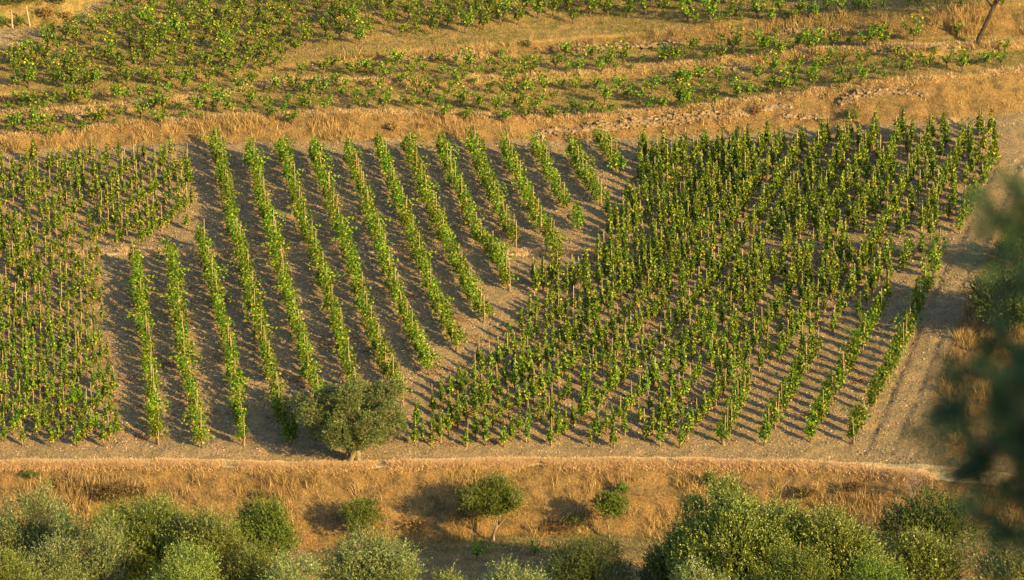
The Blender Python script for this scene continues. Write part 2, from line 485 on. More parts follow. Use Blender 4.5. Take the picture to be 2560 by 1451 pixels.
gx, gy = x[long_], y[long_]; big = vnoise(gx, gy, 1.7, 33) + .7 * vnoise(gx, gy, .6, 34)
bare = (gy > linekY(6, gx) - .2) & (gy < linekY(7, gx) + .2) & (vnoise(gx, gy, 2.6, 71) + np.clip(gx / 30, -.5, .8) > .25)
keep = ((big > .05) | (rng.random(len(gx)) < .35)) & (~bare | (rng.random(len(gx)) < .3))
blades('dry_grass', gx[keep], gy[keep], .14, .40, .030, 4, M_dry, 'dry golden grass covering the banks between the terraces', 'grass', .16, .5)
tall = (big > .15) & (rng.random(len(gx)) < .6) & (np.abs(gy - linekY(1, gx) + .1) > .75) & (~bare | (rng.random(len(gx)) < .15))
blades('tall_dry_grass', gx[tall], gy[tall], .3, .8, .04, 7, M_dry2, 'tall pale tussocks of dry grass standing out of the banks', 'grass', .13, .32)
lx_ = rng.uniform(-36, 36, 90000); which = rng.choice([1, 7, 9, 4], 90000, p=[.78, .06, .07, .09])
ly_ = np.array([0.0]) + np.select([which == 1, which == 7, which == 9, which == 4], [linekY(1, lx_) + rng.uniform(-.1, .75, 90000), linekY(7, lx_) + rng.uniform(-.1, .5, 90000), linekY(9, lx_) + rng.uniform(-.1, .5, 90000), linekY(4, lx_) + rng.uniform(-.1, .25, 90000)])
qx = project(lx_, ly_, height(lx_, ly_))[0]; pp = (qx > -40) & (qx < 2600) & ((qx < 2330) | (which != 1)) & (vnoise(lx_, ly_, .9, 44) > -.45)
blades('track_grass', lx_[pp], ly_[pp], .08, .26, .04, 4, M_straw, 'short bleached straw along the lower track and terrace lips', 'grass', .15, .6)
sh = (~long_) & ((t > .3) | ((p > .3) & (rr < .8)))
blades('short_grass', x[sh], y[sh], .05, .17, .03, 5, M_short, 'short parched grass with a green tinge on the vineyard terraces', 'grass', .16, .7)
wk = ((t > .3) & (vnoise(x, y, 2.4, 51) > .15) & (rng.random(len(x)) < .5)) | (rng.random(len(x)) < .012)
blades('green_weeds', x[wk], y[wk], .06, .2, .035, 5, M_weed, 'low green weeds in patches on the terraces and here and there in the field', 'weeds', .14, .7)
def rocks(name, x, y, smin, smax, mat, label, cat):
    n = len(x); z = height(x, y)
    s = rng.uniform(smin, smax, n)[:, None, None] * rng.uniform(.6, 1.3, (n, 6, 1))
    d6 = np.array([[1, 0, 0], [0, 1, 0], [-1, 0, 0], [0, -1, 0], [0, 0, .8], [0, 0, -.5]], float)[None]
    th = rng.uniform(0, 6.28, n); c, q = np.cos(th), np.sin(th)
    D = np.repeat(d6, n, 0); D = np.stack([D[..., 0] * c[:, None] - D[..., 1] * q[:, None], D[..., 0] * q[:, None] + D[..., 1] * c[:, None], D[..., 2]], -1)
    V = np.stack([x, y, z], 1)[:, None] + D * s
    f = np.array([[0, 1, 4], [1, 2, 4], [2, 3, 4], [3, 0, 4]])
    Fa = (f[None] + 6 * np.arange(n)[:, None, None]).reshape(-1, 3)
    mb = MB(); mb.add(V.reshape(-1, 3), Fa)
    tag(link(name, mb.mesh(name, [mat])), label, cat, kind='stuff')
x, y = scatter(150000, -36, 36, 186, 285)
px, py, _ = project(x, y, height(x, y))
d, t, p = zones(x, y)
g = (px > -40) & (px < 2600) & (py > -30) & (py < 1500) & (d < .5) & (p < .4) & ((t < .3) | (rng.random(len(x)) < .25))
rocks('gravel', x[g], y[g], .025, .085, M_gravel, 'loose shale gravel strewn over the bare vineyard soil', 'gravel')

# ------------------------------------------------------------------ vines
def curve_pts(p0, dirs, L, n, droop, wob, r):
    """shoot: starts at p0, heads along dirs, bends down by droop"""
    p = np.array(p0, float); d_ = np.array(dirs, float); out = [p.copy()]
    for i in range(n):
        d_ = d_ + r.normal(0, wob, 3); d_[2] -= droop / n * (i + 1) / n * 2
        d_ = d_ / np.linalg.norm(d_)
        p = p + d_ * L / n; out.append(p.copy())
    return np.array(out)
def leaves_on(pts, n, spread, r):
    t = r.uniform(0.05, 1, n) * (len(pts) - 1); i = np.minimum(t.astype(int), len(pts) - 2); f = (t - i)[:, None]
    return pts[i] * (1 - f) + pts[i + 1] * f + r.normal(0, spread, (n, 3)) * (1.1 - .5 * (t / (len(pts) - 1)))[:, None]
def leaf_mats(z, r, lo=.6, py_=.22, pr=.10):
    q = r.random(len(z)); low = np.clip((lo - z) / lo * 1.6, 0, 1)
    m = np.zeros(len(z), int)
    m[q < py_ * low + .03] = 1
    m[q > 1 - pr * low - .004] = 2
    return m
def normals_for(P, r, up=.35):
    n = len(P); c = np.zeros((n, 3)); c[:, :2] = P[:, :2] - P[:, :2].mean(0)
    return unit(c) * .7 + r.normal(0, .6, (n, 3)) + np.array([0, 0, up])

def staked_variant(seed, H_=1.55, Rb=.22, nl=250, yel=.25):
    r = np.random.default_rng(seed)
    fol = MB(); tr = MB(); P = []
    for s in range(14):
        a = r.uniform(0, 6.28); rb = Rb * .85 * r.uniform(.25, 1.0)
        top = H_ * r.uniform(.45, .95) if s else H_ * 1.08
        z0 = r.uniform(.22, .55)
        k = np.linspace(0, 1, 7)
        rad = rb * 1.15 * np.sin(np.clip(k * 2.9 + .15, 0, math.pi)) ** .7 * (1.1 - .75 * k) if s else .04 * np.ones(7)
        pts = np.stack([np.cos(a) * rad, np.sin(a) * rad, z0 + (top - z0) * k], 1) + r.normal(0, .02, (7, 3))
        P.append(leaves_on(pts, nl // 10, .060, r))
        addtube(tr, pts, np.linspace(.008, .004, 7), 3)
    for s in range(r.integers(1, 4)):                # a shoot that flops outwards
        a = r.uniform(0, 6.28)
        pts = curve_pts((0, 0, r.uniform(.35, 1.0)), (math.cos(a), math.sin(a), .5), r.uniform(.25, .5), 5, 1.0, .08, r)
        P.append(leaves_on(pts, nl // 11, .06, r))
    P = np.concatenate(P)
    V, Fq = leaf_quads(P, normals_for(P, r), r.uniform(.085, .145, len(P)), 1.1, r, .12)
    fol.add(V, Fq, leaf_mats(P[:, 2], r, .7, yel * .7, yel * .35))
    k = np.linspace(0, 1, 5)
    addtube(tr, np.stack([.05 * np.sin(k * 5 + seed), .04 * np.cos(k * 4), -.1 + k * .6], 1), np.linspace(.045, .028, 5), 6)
    st = MB(); ln = r.normal(0, .035, 2); hh = r.uniform(1.5, 2.0)
    addtube(st, np.array([[.05, .03, -.1], [.05 + ln[0] * .5, .03 + ln[1] * .5, hh * .5], [.05 + ln[0], .03 + ln[1], hh]]), [.026, .024, .021], 6)
    return fol, tr, st
def bush_variant(seed, S=1.0, nsh=8):
    r = np.random.default_rng(seed); fol = MB(); tr = MB(); P = []
    k = np.linspace(0, 1, 4)
    addtube(tr, np.stack([.06 * np.sin(k * 3 + seed), .03 * k, -.1 + k * .42], 1), np.linspace(.065, .05, 4), 6)
    lean = r.uniform(-.2, .2)
    for s in range(nsh):
        a = s / nsh * 6.28 + r.normal(0, .3); tl = r.uniform(.15, .75)
        arm = np.array([[0, 0, .3], [math.cos(a) * .12, math.sin(a) * .12, .42]])
        addtube(tr, arm, [.035, .02], 4)
        pts = curve_pts(arm[-1], (math.cos(a) * tl + lean, math.sin(a) * tl, 1.0), r.uniform(.6, 1.2) * S, 7, r.uniform(0, .6), .09, r)
        addtube(tr, pts, np.linspace(.009, .004, len(pts)), 3)
        P.append(leaves_on(pts, r.integers(24, 38), .075, r))
    P = np.concatenate(P)
    V, Fq = leaf_quads(P, normals_for(P, r), r.uniform(.09, .15, len(P)), 1.1, r, .12)
    fol.add(V, Fq, leaf_mats(P[:, 2], r, .6, .10, .03))
    return fol, tr
def hedge_variant(seed, nl=300):
    r = np.random.default_rng(seed); fol = MB(); P = []
    for s in range(11):
        x0 = r.uniform(-.06, .06); y0 = r.normal(0, .11)
        top = r.uniform(.9, 1.5) if r.random() < .88 else r.uniform(1.5, 1.8)
        k = np.linspace(0, 1, 6)
        pts = np.stack([x0 + r.normal(0, .035) * k, y0 + r.normal(0, .13) * np.sin(k * 3), .40 + (top - .40) * k], 1)
        q_ = leaves_on(pts, nl // 9, .070, r); q_[:, 0] = np.interp(q_[:, 0], [-1, -.2, .2, 1], [-.6, -.13, .13, .6]); P.append(q_)
    if r.random() < .3:
        a = r.choice([-1, 1]) * r.uniform(.8, 2.2)
        pts = curve_pts((0, 0, 1.1), (math.cos(a), math.sin(a), .7), r.uniform(.5, .9), 6, .9, .08, r)
        P.append(leaves_on(pts, 30, .05, r))
    P = np.concatenate(P)
    V, Fq = leaf_quads(P, normals_for(P, r), r.uniform(.085, .14, len(P)), 1.1, r, .12)
    fol.add(V, Fq, leaf_mats(P[:, 2], r, .75, .18, .08))
    k = np.linspace(0, 1, 5)
    addtube(fol, np.stack([.06 * np.sin(k * 5 + seed), .04 * np.cos(k * 4), -.1 + k * .75], 1), np.linspace(.045, .03, 5), 6, 3)
    return fol
LM = [M_green, M_yellow, M_red, M_bark]
NV = 9
ST = [staked_variant(100 + i, [1.6, 1.75, 1.85, 1.5, 1.8, 1.9, 1.3, 1.7, 1.85][i], [.2, .24, .3, .2, .17, .26, .24, .2, .34][i], [230, 250, 300, 200, 210, 290, 190, 230, 340][i], [.5, .15, .1, .35, .2, .12, .6, .3, .05][i]) for i in range(NV)]
ST_me = [(a.mesh('staked_vine_foliage', LM), b.mesh('staked_vine_trunk', [M_bark]), c.mesh('vine_stake', [M_stake])) for a, b, c in ST]
NB = 10
BU = [bush_variant(300 + i, [1.0, 1.15, .7, .9, 1.2, .6, .8, 1.0, .95, 1.1][i], [8, 9, 6, 7, 10, 5, 7, 8, 9, 7][i]) for i in range(NB)]
BU_me = [(a.mesh('bush_vine_foliage', LM), b.mesh('bush_vine_trunk', [M_bark])) for a, b in BU]
BU_h = [a.arrays()[0][:, 2].max() for a, b in BU]
HG_me = [hedge_variant(500 + i).mesh('hedge_vine', LM) for i in range(10)]
stk = MB(); addtube(stk, np.array([[0, 0, -.1], [.01, 0, 1.0], [0, .01, 1.85]]), [.027, .025, .022], 6)
STK_me = stk.mesh('row_stake', [M_stake])

ORD = ['first', 'second', 'third', 'fourth', 'fifth', 'sixth', 'seventh', 'eighth', 'ninth', 'tenth', 'eleventh', 'twelfth', 'thirteenth', 'fourteenth',
       'fifteenth', 'sixteenth', 'seventeenth', 'eighteenth', 'nineteenth', 'twentieth']
TENS = {2: 'twenty', 3: 'thirty', 4: 'forty', 5: 'fifty', 6: 'sixty', 7: 'seventy', 8: 'eighty', 9: 'ninety'}
def ordw(n):
    if n <= 20: return ORD[n - 1]
    t, u = divmod(n, 10)
    return (TENS[t][:-1] + 'ieth') if u == 0 else TENS[t] + '-' + ORD[u - 1]

# --- rows of the open middle slope and the four at the right: base lines in pixels of the photograph
ROWS_MID = [
    [(338, 675), (352, 790), (368, 900), (380, 1000), (393, 1112)],
    [(427, 660), (440, 760), (452, 850), (468, 960), (490, 1060), (507, 1122)],
    [(505, 620), (522, 690), (548, 790), (572, 900), (592, 1010), (606, 1116)],
    [(540, 378), (562, 480), (585, 600), (618, 720), (645, 840), (672, 940), (700, 1040), (730, 1120)],
    [(624, 400), (650, 500), (682, 610), (710, 730), (742, 840), (768, 940), (800, 1030), (822, 1095)],
    [(705, 390), (740, 510), (775, 620), (815, 740), (850, 860), (882, 980), (905, 1050)],
    [(785, 400), (822, 510), (862, 625), (895, 740), (928, 850), (965, 950), (1003, 1010)],
    [(870, 405), (910, 510), (945, 620), (980, 730), (1018, 835), (1048, 900), (1072, 938)],
    [(948, 395), (978, 480), (1018, 580), (1055, 680), (1085, 770), (1118, 840), (1142, 880)],
    [(1022, 395), (1052, 480), (1088, 560), (1122, 640), (1150, 700), (1180, 765), (1208, 806)],
    [(1102, 395), (1142, 490), (1175, 570), (1208, 625), (1238, 660), (1255, 700), (1270, 728)],
    [(1180, 378), (1212, 470), (1250, 550), (1288, 618)],
    [(1264, 395), (1308, 500), (1348, 575), (1378, 625), (1392, 660)],
    [(1340, 390), (1388, 490), (1425, 550), (1445, 582)],
    [(1430, 405), (1460, 460), (1500, 515)],
    [(1502, 378), (1528, 415), (1548, 440)],
]
ROWS_R = [
    [(1805, 1112), (1830, 1060), (1855, 1000), (1868, 975)],
    [(1910, 1116), (1945, 1050), (1990, 970), (2036, 895)],
    [(2025, 1106), (2060, 1040), (2110, 950), (2160, 860), (2200, 790)],
    [(2132, 1110), (2180, 1020), (2230, 930), (2280, 820), (2325, 720), (2345, 645)],
]
def resample(P, step):
    d_ = np.concatenate([[0], np.cumsum(np.linalg.norm(np.diff(P[:, :2], axis=0), axis=1))])
    n = max(2, int(round(d_[-1] / step)) + 1)
    s = np.linspace(0, d_[-1], n)
    return np.stack([np.interp(s, d_, P[:, 0]), np.interp(s, d_, P[:, 1])], 1)
def vine_row(pts, label, group):
    P = at([q[0] for q in pts], [q[1] for q in pts])
    Q = resample(P, .80)
    b = Q[0]; root = empty('vine_row', (b[0], b[1], height(b[0], b[1])))
    tag(root, label, 'vine row', group)
    z0 = float(height(b[0], b[1]))
    for i, q in enumerate(Q):
        if 0 < i < len(Q) - 1 and rng.random() < .025: continue
        t_ = Q[min(i + 1, len(Q) - 1)] - Q[max(i - 1, 0)]
        a = math.atan2(t_[1], t_[0]) + rng.normal(0, .06)
        zz = float(height(q[0], q[1])) - z0
        o = link('vine', HG_me[rng.integers(10)], root)
        jx = rng.normal(0, .03)
        o.location = (float(q[0] - b[0] + jx), float(q[1] - b[1]), zz)
        o.rotation_euler = (0, 0, a + (math.pi if rng.random() < .5 else 0))
        vig = .5 + .5 * float(vnoise(q[0], q[1], 2.2, 61))
        s = rng.uniform(.80, 1.05) + .22 * vig; o.scale = (.8 + .2 * vig, rng.uniform(1.0, 1.25) + .2 * vig, s)
        if rng.random() < .5:
            k = link('stake', STK_me, root)
            k.location = (float(q[0] - b[0] + rng.normal(.10, .05)), float(q[1] - b[1] - .08), zz)
            k.rotation_euler = (rng.normal(0, .035), rng.normal(0, .035), rng.uniform(0, 6))
            k.scale = (1, 1, rng.uniform(.88, 1.05))
for i, r_ in enumerate(ROWS_MID):
    vine_row(r_, f'{ordw(i + 1)} hedge-like vine row from the left on the open middle slope', 'vine rows running up the open middle slope')
for i, r_ in enumerate(ROWS_R):
    vine_row(r_, f'{ordw(i + 1)} from the left of the four slanting vine rows beside the right-hand track', 'slanting vine rows by the track')

# --- blocks of single staked vines
BLOCK_R = [(1015, 1108), (1100, 1000), (1175, 925), (1240, 885), (1325, 800), (1330, 700), (1480, 690), (1512, 640), (1515, 545), (1600, 480), (1600, 402), (1700, 388),
           (2000, 366), (2250, 345), (2505, 340), (2485, 440), (2435, 550), (2352, 640), (2245, 690), (2215, 760), (2050, 862), (1885, 945), (1800, 1040), (1760, 1125), (1015, 1125)]
BLOCK_L1 = [(-60, 412), (450, 392), (478, 440), (492, 568), (400, 615), (300, 622), (230, 632), (220, 646), (-60, 646)]
BLOCK_L2 = [(-60, 650), (250, 650), (262, 760), (275, 900), (305, 1122), (-60, 1122)]
ratio = cv(600, 1.5, 1300, 1.4, 1500, 1.1, 1900, .65, 2130, .52, 2500, .48)
def streams(seeds, rat, sc_len):
    rows = []
    for sx in seeds:
        x_, y_ = float(sx), 1118.0; row = []
        while y_ > 330:
            row.append((x_, y_))
            q = rat(x_); n_ = math.hypot(q, 1); sc_ = np.interp(y_, [330, 1118], [.80, 1.0])
            L = sc_len * np.interp(q, [.5, 1.5], [.86, 1.08]) * sc_
            x_ += q / n_ * L; y_ -= 1 / n_ * L
        rows.append(row)
    return rows
SR = streams(list(np.arange(480, 1060, 80)) + [1081, 1170, 1261, 1378, 1478, 1600, 1700, 1805, 1910, 2025, 2132], ratio, 24)
SX = streams(np.arange(460, 2260, 29), ratio, 22)
SL = streams(np.arange(-900, 300, 66) + 36, lambda q: 1.25, 22)
staked = []     # px, py, side, row, index
for side, S_, polys in (('right', SR, [BLOCK_R]), ('extra', SX, [BLOCK_R]), ('left', SL, [BLOCK_L1, BLOCK_L2])):
    ri = 0
    for row in S_:
        k = 0
        for (a, b) in row:
            a += rng.normal(0, 2.0); b += rng.normal(0, 2.2)
            if not any(bool(inpoly(np.array([a]), np.array([b]), p_)[0]) for p_ in polys): continue
            if side != 'left' and 600 < b < 640 and a > 1980 and rng.random() < .6: continue
            if side == 'right' and 616 < b < 634 and a <= 1980 and rng.random() < .3: continue
            if rng.random() < .04: continue
            if side == 'extra':
                if (a > 1720 and b > 960) or (612 < b < 636 and a > 1900): continue
                have = np.array([(q[0], q[1]) for q in staked if q[2] != 'left'])
                if np.hypot(have[:, 0] - a, (have[:, 1] - b) * 1.15).min() < 31 * np.interp(b, [330, 1118], [.80, 1.0]): continue
            k += 1
            staked.append([a, b, side, ri, k])
        if k: ri += 1
print('staked', len(staked))
P = at([s[0] for s in staked], [s[1] for s in staked])
order = np.argsort(P[:, 1])
near = set(order[:300].tolist())
rest = MB()
var_of = rng.integers(0, NV, len(staked))
lush = {1, 2, 5, 8}; lean_ = [0, 3, 4, 6, 7, 1]
for i, s in enumerate(staked):
    v = int(var_of[i])
    if s[2] != 'left' and s[1] < 760 and v not in lush and rng.random() < .75: v = random.choice(sorted(lush))
    if s[2] == 'left' and v in lush and rng.random() < .7: v = random.choice(lean_)
    sc_ = rng.uniform(.82, 1.12) * (.97 if s[2] == 'left' else 1.0)
    if s[2] != 'left' and s[1] < 760: sc_ *= 1.08
    rz = rng.uniform(0, 6.28); wx = rng.uniform(.85, 1.15)
    if i in near:
        e = empty('staked_vine', P[i], rz, (sc_ * wx, sc_ * wx, sc_))
        fm, tm, km = ST_me[v]
        link('foliage', fm, e); link('trunk', tm, e)
        if rng.random() < .65: link('stake', km, e)
        if s[2] == 'right': where = f'{ordw(s[4])} vine up the {ordw(s[3] + 1)} slanting row of the right-hand staked block'
        elif s[2] == 'extra': where = f'{ordw(s[4])} vine up the {ordw(s[3] + 1)} short infill row of the right-hand staked block'
        else: where = f'{ordw(s[4])} vine up the {ordw(s[3] + 1)} slanting row of the left-hand staked block'
        look = {0: 'yellowing', 6: 'small yellowing', 3: 'thin', 8: 'bushy', 2: 'full', 4: 'slim'}.get(v, '')
        tag(e, (look + ' ' if look else '') + where, 'grapevine', 'single staked vines in the two dense blocks')
    else:
        o = tuple(P[i]); k = (sc_ * wx, sc_ * wx, sc_)
        rest.merge(ST[v][0].arrays(), off=o, scale=k, rz=rz)
        rest.merge(ST[v][1].arrays(), off=o, scale=k, rz=rz, matmap=[3])
        if rng.random() < .65: rest.merge(ST[v][2].arrays(), off=o, scale=k, rz=rz, matmap=[4])
tag(link('staked_vines', rest.mesh('staked_vines', LM + [M_stake])), 'remaining staked vines in the upper parts of both dense blocks', 'grapevines', kind='stuff')

# --- bush vines on the upper terraces: crop coordinates read from the photograph (x, y of the foot, height)
K = 860 / 2560
mid = """95,575,100 195,540,80 235,560,40 345,510,70 350,600,110 430,490,100 530,560,70 575,500,70 625,555,70 740,480,70 770,555,60 860,480,60 890,640,110 905,540,60
960,520,130 1035,560,60 1105,510,70 1150,560,60 1200,440,70 1240,500,70 1280,620,130 1370,560,60 1390,480,60 1420,560,80 1470,500,70 1605,520,90 1690,560,70 1680,430,90 1760,550,120
1870,450,90 1950,550,100 2000,520,150 2050,530,50 2110,480,140 2170,530,50 2250,480,60 2400,480,120 2490,480,120 45,660,60 110,740,70 190,650,50 165,835,110 235,750,90 300,670,70
320,830,150 450,640,80 470,780,60 510,820,130 570,690,110 600,810,70 650,740,120 735,640,60 735,820,100 775,890,90 790,730,60 820,690,80 900,810,150 935,905,80 1000,640,60 1030,835,130
1110,700,80 1165,850,120 1230,720,120 1225,920,80 1320,830,150 1385,900,110 1390,710,120 1450,850,150 1520,690,130 1545,890,80 1590,890,80 1585,760,70 1655,660,60 1680,880,60 1755,690,110
1730,830,80 1770,850,80 1810,880,80 1880,840,70 1910,680,80 1950,860,50 1975,780,130 2020,860,80 2060,690,100 2140,740,70 2175,680,50 2235,770,90 2320,700,110 2300,830,90 2400,830,90
2430,680,80 2530,780,150 2540,830,80 2510,640,100"""
rgt = """300,460,120 210,470,90 100,400,100 20,460,80 390,400,180 460,440,70 610,420,170 575,430,60 740,430,120 830,390,60 880,360,80 965,400,150 1030,340,70 930,300,60 1085,360,50 1135,350,90
1255,340,60 1385,360,120 1510,350,100 1495,290,100 1740,310,150 2055,270,80 2420,390,70 2390,490,90 2280,500,90 2095,540,150 1985,500,70 1840,530,110 1785,470,60 1670,570,140 1610,440,80
1720,440,50 1890,400,50 1520,520,70 1515,600,50 1450,560,50 1350,640,140 1360,500,100 1255,625,60 1190,660,80 1180,600,90 1195,500,110 1075,510,110 1010,560,90 980,660,120 920,700,40
960,600,80 840,580,130 770,700,140 690,700,100 650,670,60 690,560,140 575,610,110 515,740,100 430,740,130 260,790,70 240,710,70 190,750,50 160,650,60 120,790,60 20,810,160 100,710,60
270,600,90 140,610,120 40,650,120 300,640,60 400,600,60 570,710,60 850,660,90 50,170,160 120,180,60 230,150,130 285,190,70 370,150,80 420,120,100 460,160,50 570,140,160 680,175,100 740,100,100
790,150,60 850,160,70 890,110,80 960,130,100 1000,145,90 1095,80,90 1210,100,90 1300,60,60 1330,70,60 1400,95,80 1510,80,60 1710,50,70 1770,45,60 1970,35,60 2090,50,40 2230,45,50 2400,48,50"""
lft = """350,350,130 180,410,90 270,440,90 490,300,110 570,190,70 630,150,50 750,200,110 880,210,100 945,175,80 1060,190,110 995,225,50 420,650,150 210,660,160 110,650,90 530,670,130 640,650,120
690,660,140 540,790,140 660,780,100 240,800,90 165,790,90 75,830,60 330,820,60 400,800,90 150,820,40 280,960,160 100,980,120 375,950,80 510,930,70 730,950,150 680,900,60 890,880,60 850,940,50
610,1000,90 860,770,120 930,750,80 1040,740,90 1180,730,60 1245,710,80 1370,680,120 1045,880,120 1150,820,90 1210,830,110 1195,940,100 1330,830,60 1360,900,70 1470,850,120 1490,900,50
1540,710,70 1620,800,150 1700,860,130 1590,830,80 1860,800,140 1830,850,60 1780,690,90 1870,640,90 2050,690,120 2185,680,110 2140,780,70 2010,700,40 1990,830,90 2110,850,70 2260,840,120
2265,720,80 2310,680,90 2390,720,120 2420,840,110 2485,650,90 2250,550,70 2400,550,80 2480,520,80 2020,900,80 2190,900,60 1940,540,80 1740,600,110 2540,720,60 2000,860,60 2170,930,80
60,1010,80 210,1000,90 300,1000,40 350,1020,50 450,1010,60 1410,610,90 1530,520,120 1080,620,100 940,640,110 820,610,60 700,640,90 1280,440,120"""
bush = []
for txt, ox in ((mid, 850), (rgt, 1700), (lft, 0)):
    for q in txt.split():
        a, b, h_ = map(float, q.split(','))
        bush.append((ox + a * K, b * K, h_ * K))
# the rest of the top slope is filled in loose contour rows, clear of the read positions
zone = [(330, -6), (2200, -6), (2050, 12), (1880, 20), (1690, 42), (1400, 72), (1180, 88), (1000, 104), (850, 118), (720, 148), (640, 215), (330, 222), (20, 212), (0, 160), (120, 100), (230, 60)]
taken = np.array([(a, b) for a, b, h_ in bush])
row_y = -4.0; ridx = 0
while row_y < 222:
    xx_ = -20 + rng.uniform(0, 20)
    while xx_ < 2520:
        a = xx_ + rng.normal(0, 5); b = row_y + rng.normal(0, 3.5) + 10 * math.sin(xx_ / 300) 
        if inpoly(np.array([a]), np.array([b]), zone)[0]:
            dd = np.hypot(taken[:, 0] - a, (taken[:, 1] - b) * 1.6)
            if dd.min() > 27:
                bush.append((a, b, rng.uniform(24, 50))); taken = np.vstack([taken, (a, b)])
        xx_ += rng.uniform(34, 52)
    row_y += 18.5
print('bush', len(bush))
PB = at([b[0] for b in bush], [b[1] for b in bush])
depth = project(PB[:, 0], PB[:, 1], PB[:, 2])[2]
hm = np.array([b[2] for b in bush]) / F * depth          # wanted height in metres
hm = np.clip(hm * 1.45, .7, 2.2)
score = np.array([b[2] for b in bush]) - np.array([0 if i < 290 else 30 for i in range(len(bush))])
nearb = np.argsort(-score)[:300]
# number them in bands so that each label points at one vine: band = storey of the hillside, ordinal from the left
def storey(i):
    x_, y_ = PB[i, 0], PB[i, 1]
    k = [linekY(j, x_) for j in range(len(YS))]
    if y_ < k[8]: return 0
    if y_ < k[10]: return 1
    return 2
bands = {}
for i in nearb.tolist():
    s = storey(i)
    if s == 2: bb = 2 + int(max(0, (235 - bush[i][1])) // 40)
    elif s == 1: bb = 1
    else: bb = 0
    half = 'lower' if (s == 0 and PB[i, 1] < (linekY(7, PB[i, 0]) + linekY(8, PB[i, 0])) / 2) else 'upper' if s == 0 else ''
    third = 'left' if bush[i][0] < 853 else 'middle' if bush[i][0] < 1707 else 'right'
    bands.setdefault((bb, half, third), []).append(i)
lab = {}
for (bb, half, third), L in bands.items():
    L.sort(key=lambda i: bush[i][0])
    for n_, i in enumerate(L):
        size = 'tall' if hm[i] > 1.3 else 'low' if hm[i] < .75 else 'leafy'
        if bb == 0: wh = f'{half} half of lowest terrace'
        elif bb == 1: wh = 'narrow terrace between stony banks'
        else: wh = ['bottom of top slope', 'second belt up top slope', 'third belt up top slope', 'fourth belt up top slope', 'fifth belt up top slope', 'sixth belt up top slope'][min(bb - 2, 5)]
        lab[i] = f'{size} bush vine, {ordw(n_ + 1)} from left, {third} third, {wh}'
restb = MB(); nb = set(nearb.tolist())
for i in range(len(bush)):
    want = hm[i]
    cand = np.argsort([abs(q - want) + rng.uniform(0, .25) for q in BU_h]); v = int(cand[0])
    s = want / BU_h[v]; s = float(np.clip(s, .55, 1.35)); rz = rng.normal(0, .5)
    sx = s * rng.uniform(.9, 1.2)
    if i in nb:
        e = empty('bush_vine', PB[i], rz, (sx, sx, s))
        link('foliage', BU_me[v][0], e); link('trunk', BU_me[v][1], e)
        tag(e, lab[i], 'grapevine', 'untrained bush vines on the upper terraces')
    else:
        restb.merge(BU[v][0].arrays(), off=tuple(PB[i]), scale=(sx, sx, s), rz=rz)
        restb.merge(BU[v][1].arrays(), off=tuple(PB[i]), scale=(sx, sx, s), rz=rz, matmap=[3])
tag(link('bush_vines', restb.mesh('bush_vines', LM)), 'remaining bush vines crowded over the top slope', 'grapevines', kind='stuff')

# --- red leaf litter between the rows
def litter():
    cs = [(rng.uniform(300, 1250), rng.uniform(700, 1110)) for _ in range(70)] + [(rng.uniform(1100, 2150), rng.uniform(800, 1120)) for _ in range(70)] + [(rng.uniform(0, 300), rng.uniform(700, 1100)) for _ in range(25)]
    c3 = at([q[0] for q in cs], [q[1] for q in cs]); X = []; Y = []
    for q in c3:
        n = rng.integers(20, 80)
        X.append(q[0] + rng.normal(0, .35, n)); Y.append(q[1] + rng.normal(0, .18, n))
    X = np.concatenate(X); Y = np.concatenate(Y); Z = height(X, Y) + .015
    V, Fq = leaf_quads(np.stack([X, Y, Z], 1), rng.normal(0, .35, (len(X), 3)) + np.array([0, 0, 1.]), rng.uniform(.08, .15, len(X)), 1.0)
    mb = MB(); mb.add(V, Fq)
    tag(link('leaf_litter', mb.mesh('leaf_litter', [M_litter])), 'drifts of fallen red brown vine leaves on the soil between the rows', 'fallen leaves', kind='stuff')
litter()

# ------------------------------------------------------------------ trees and shrubs
def crown_leaves(lobes, dens, lsize, aspect, r, upright=.6, sprig=(.2, .6)):
    P = []; U = []
    for (c, rad) in lobes:
        c = np.array(c, float); rad = np.array(rad if not np.isscalar(rad) else (rad, rad, rad), float)
        ns = int(dens * (rad[0] * rad[2] + rad[0] * rad[1] + rad[1] * rad[2]) / 3)
        d_ = unit(r.normal(size=(ns, 3))); q = r.uniform(.35, 1, ns) ** .55
        # sprigs stand in small tufts: pull them towards random tuft centres
        base = c + d_ * rad * q[:, None]
        out = unit(d_ * .7 + np.array([0, 0, upright]) + r.normal(0, .3, (ns, 3)))
        per = 10; L = r.uniform(*sprig, ns) * min(1.0, rad.mean() / .9 + .25) * r.choice([.6, 1.0, 1.5], ns, p=[.4, .45, .15])
        t = np.tile(np.linspace(.1, 1, per), ns)
        bb = np.repeat(base, per, 0) + np.repeat(out * L[:, None], per, 0) * t[:, None]
        lat = unit(np.cross(np.repeat(out, per, 0), r.normal(size=(ns * per, 3))))
        dirn = unit(np.repeat(out, per, 0) * .8 + lat * .75)
        P.append(bb + dirn * lsize * .4); U.append(dirn)
    P = np.concatenate(P); U = np.concatenate(U)
    n_ = unit(np.cross(U, r.normal(size=U.shape)))
    return leaf_quads(P, n_, r.uniform(.7, 1.25, len(P)) * lsize, aspect, r, .05, up=U)
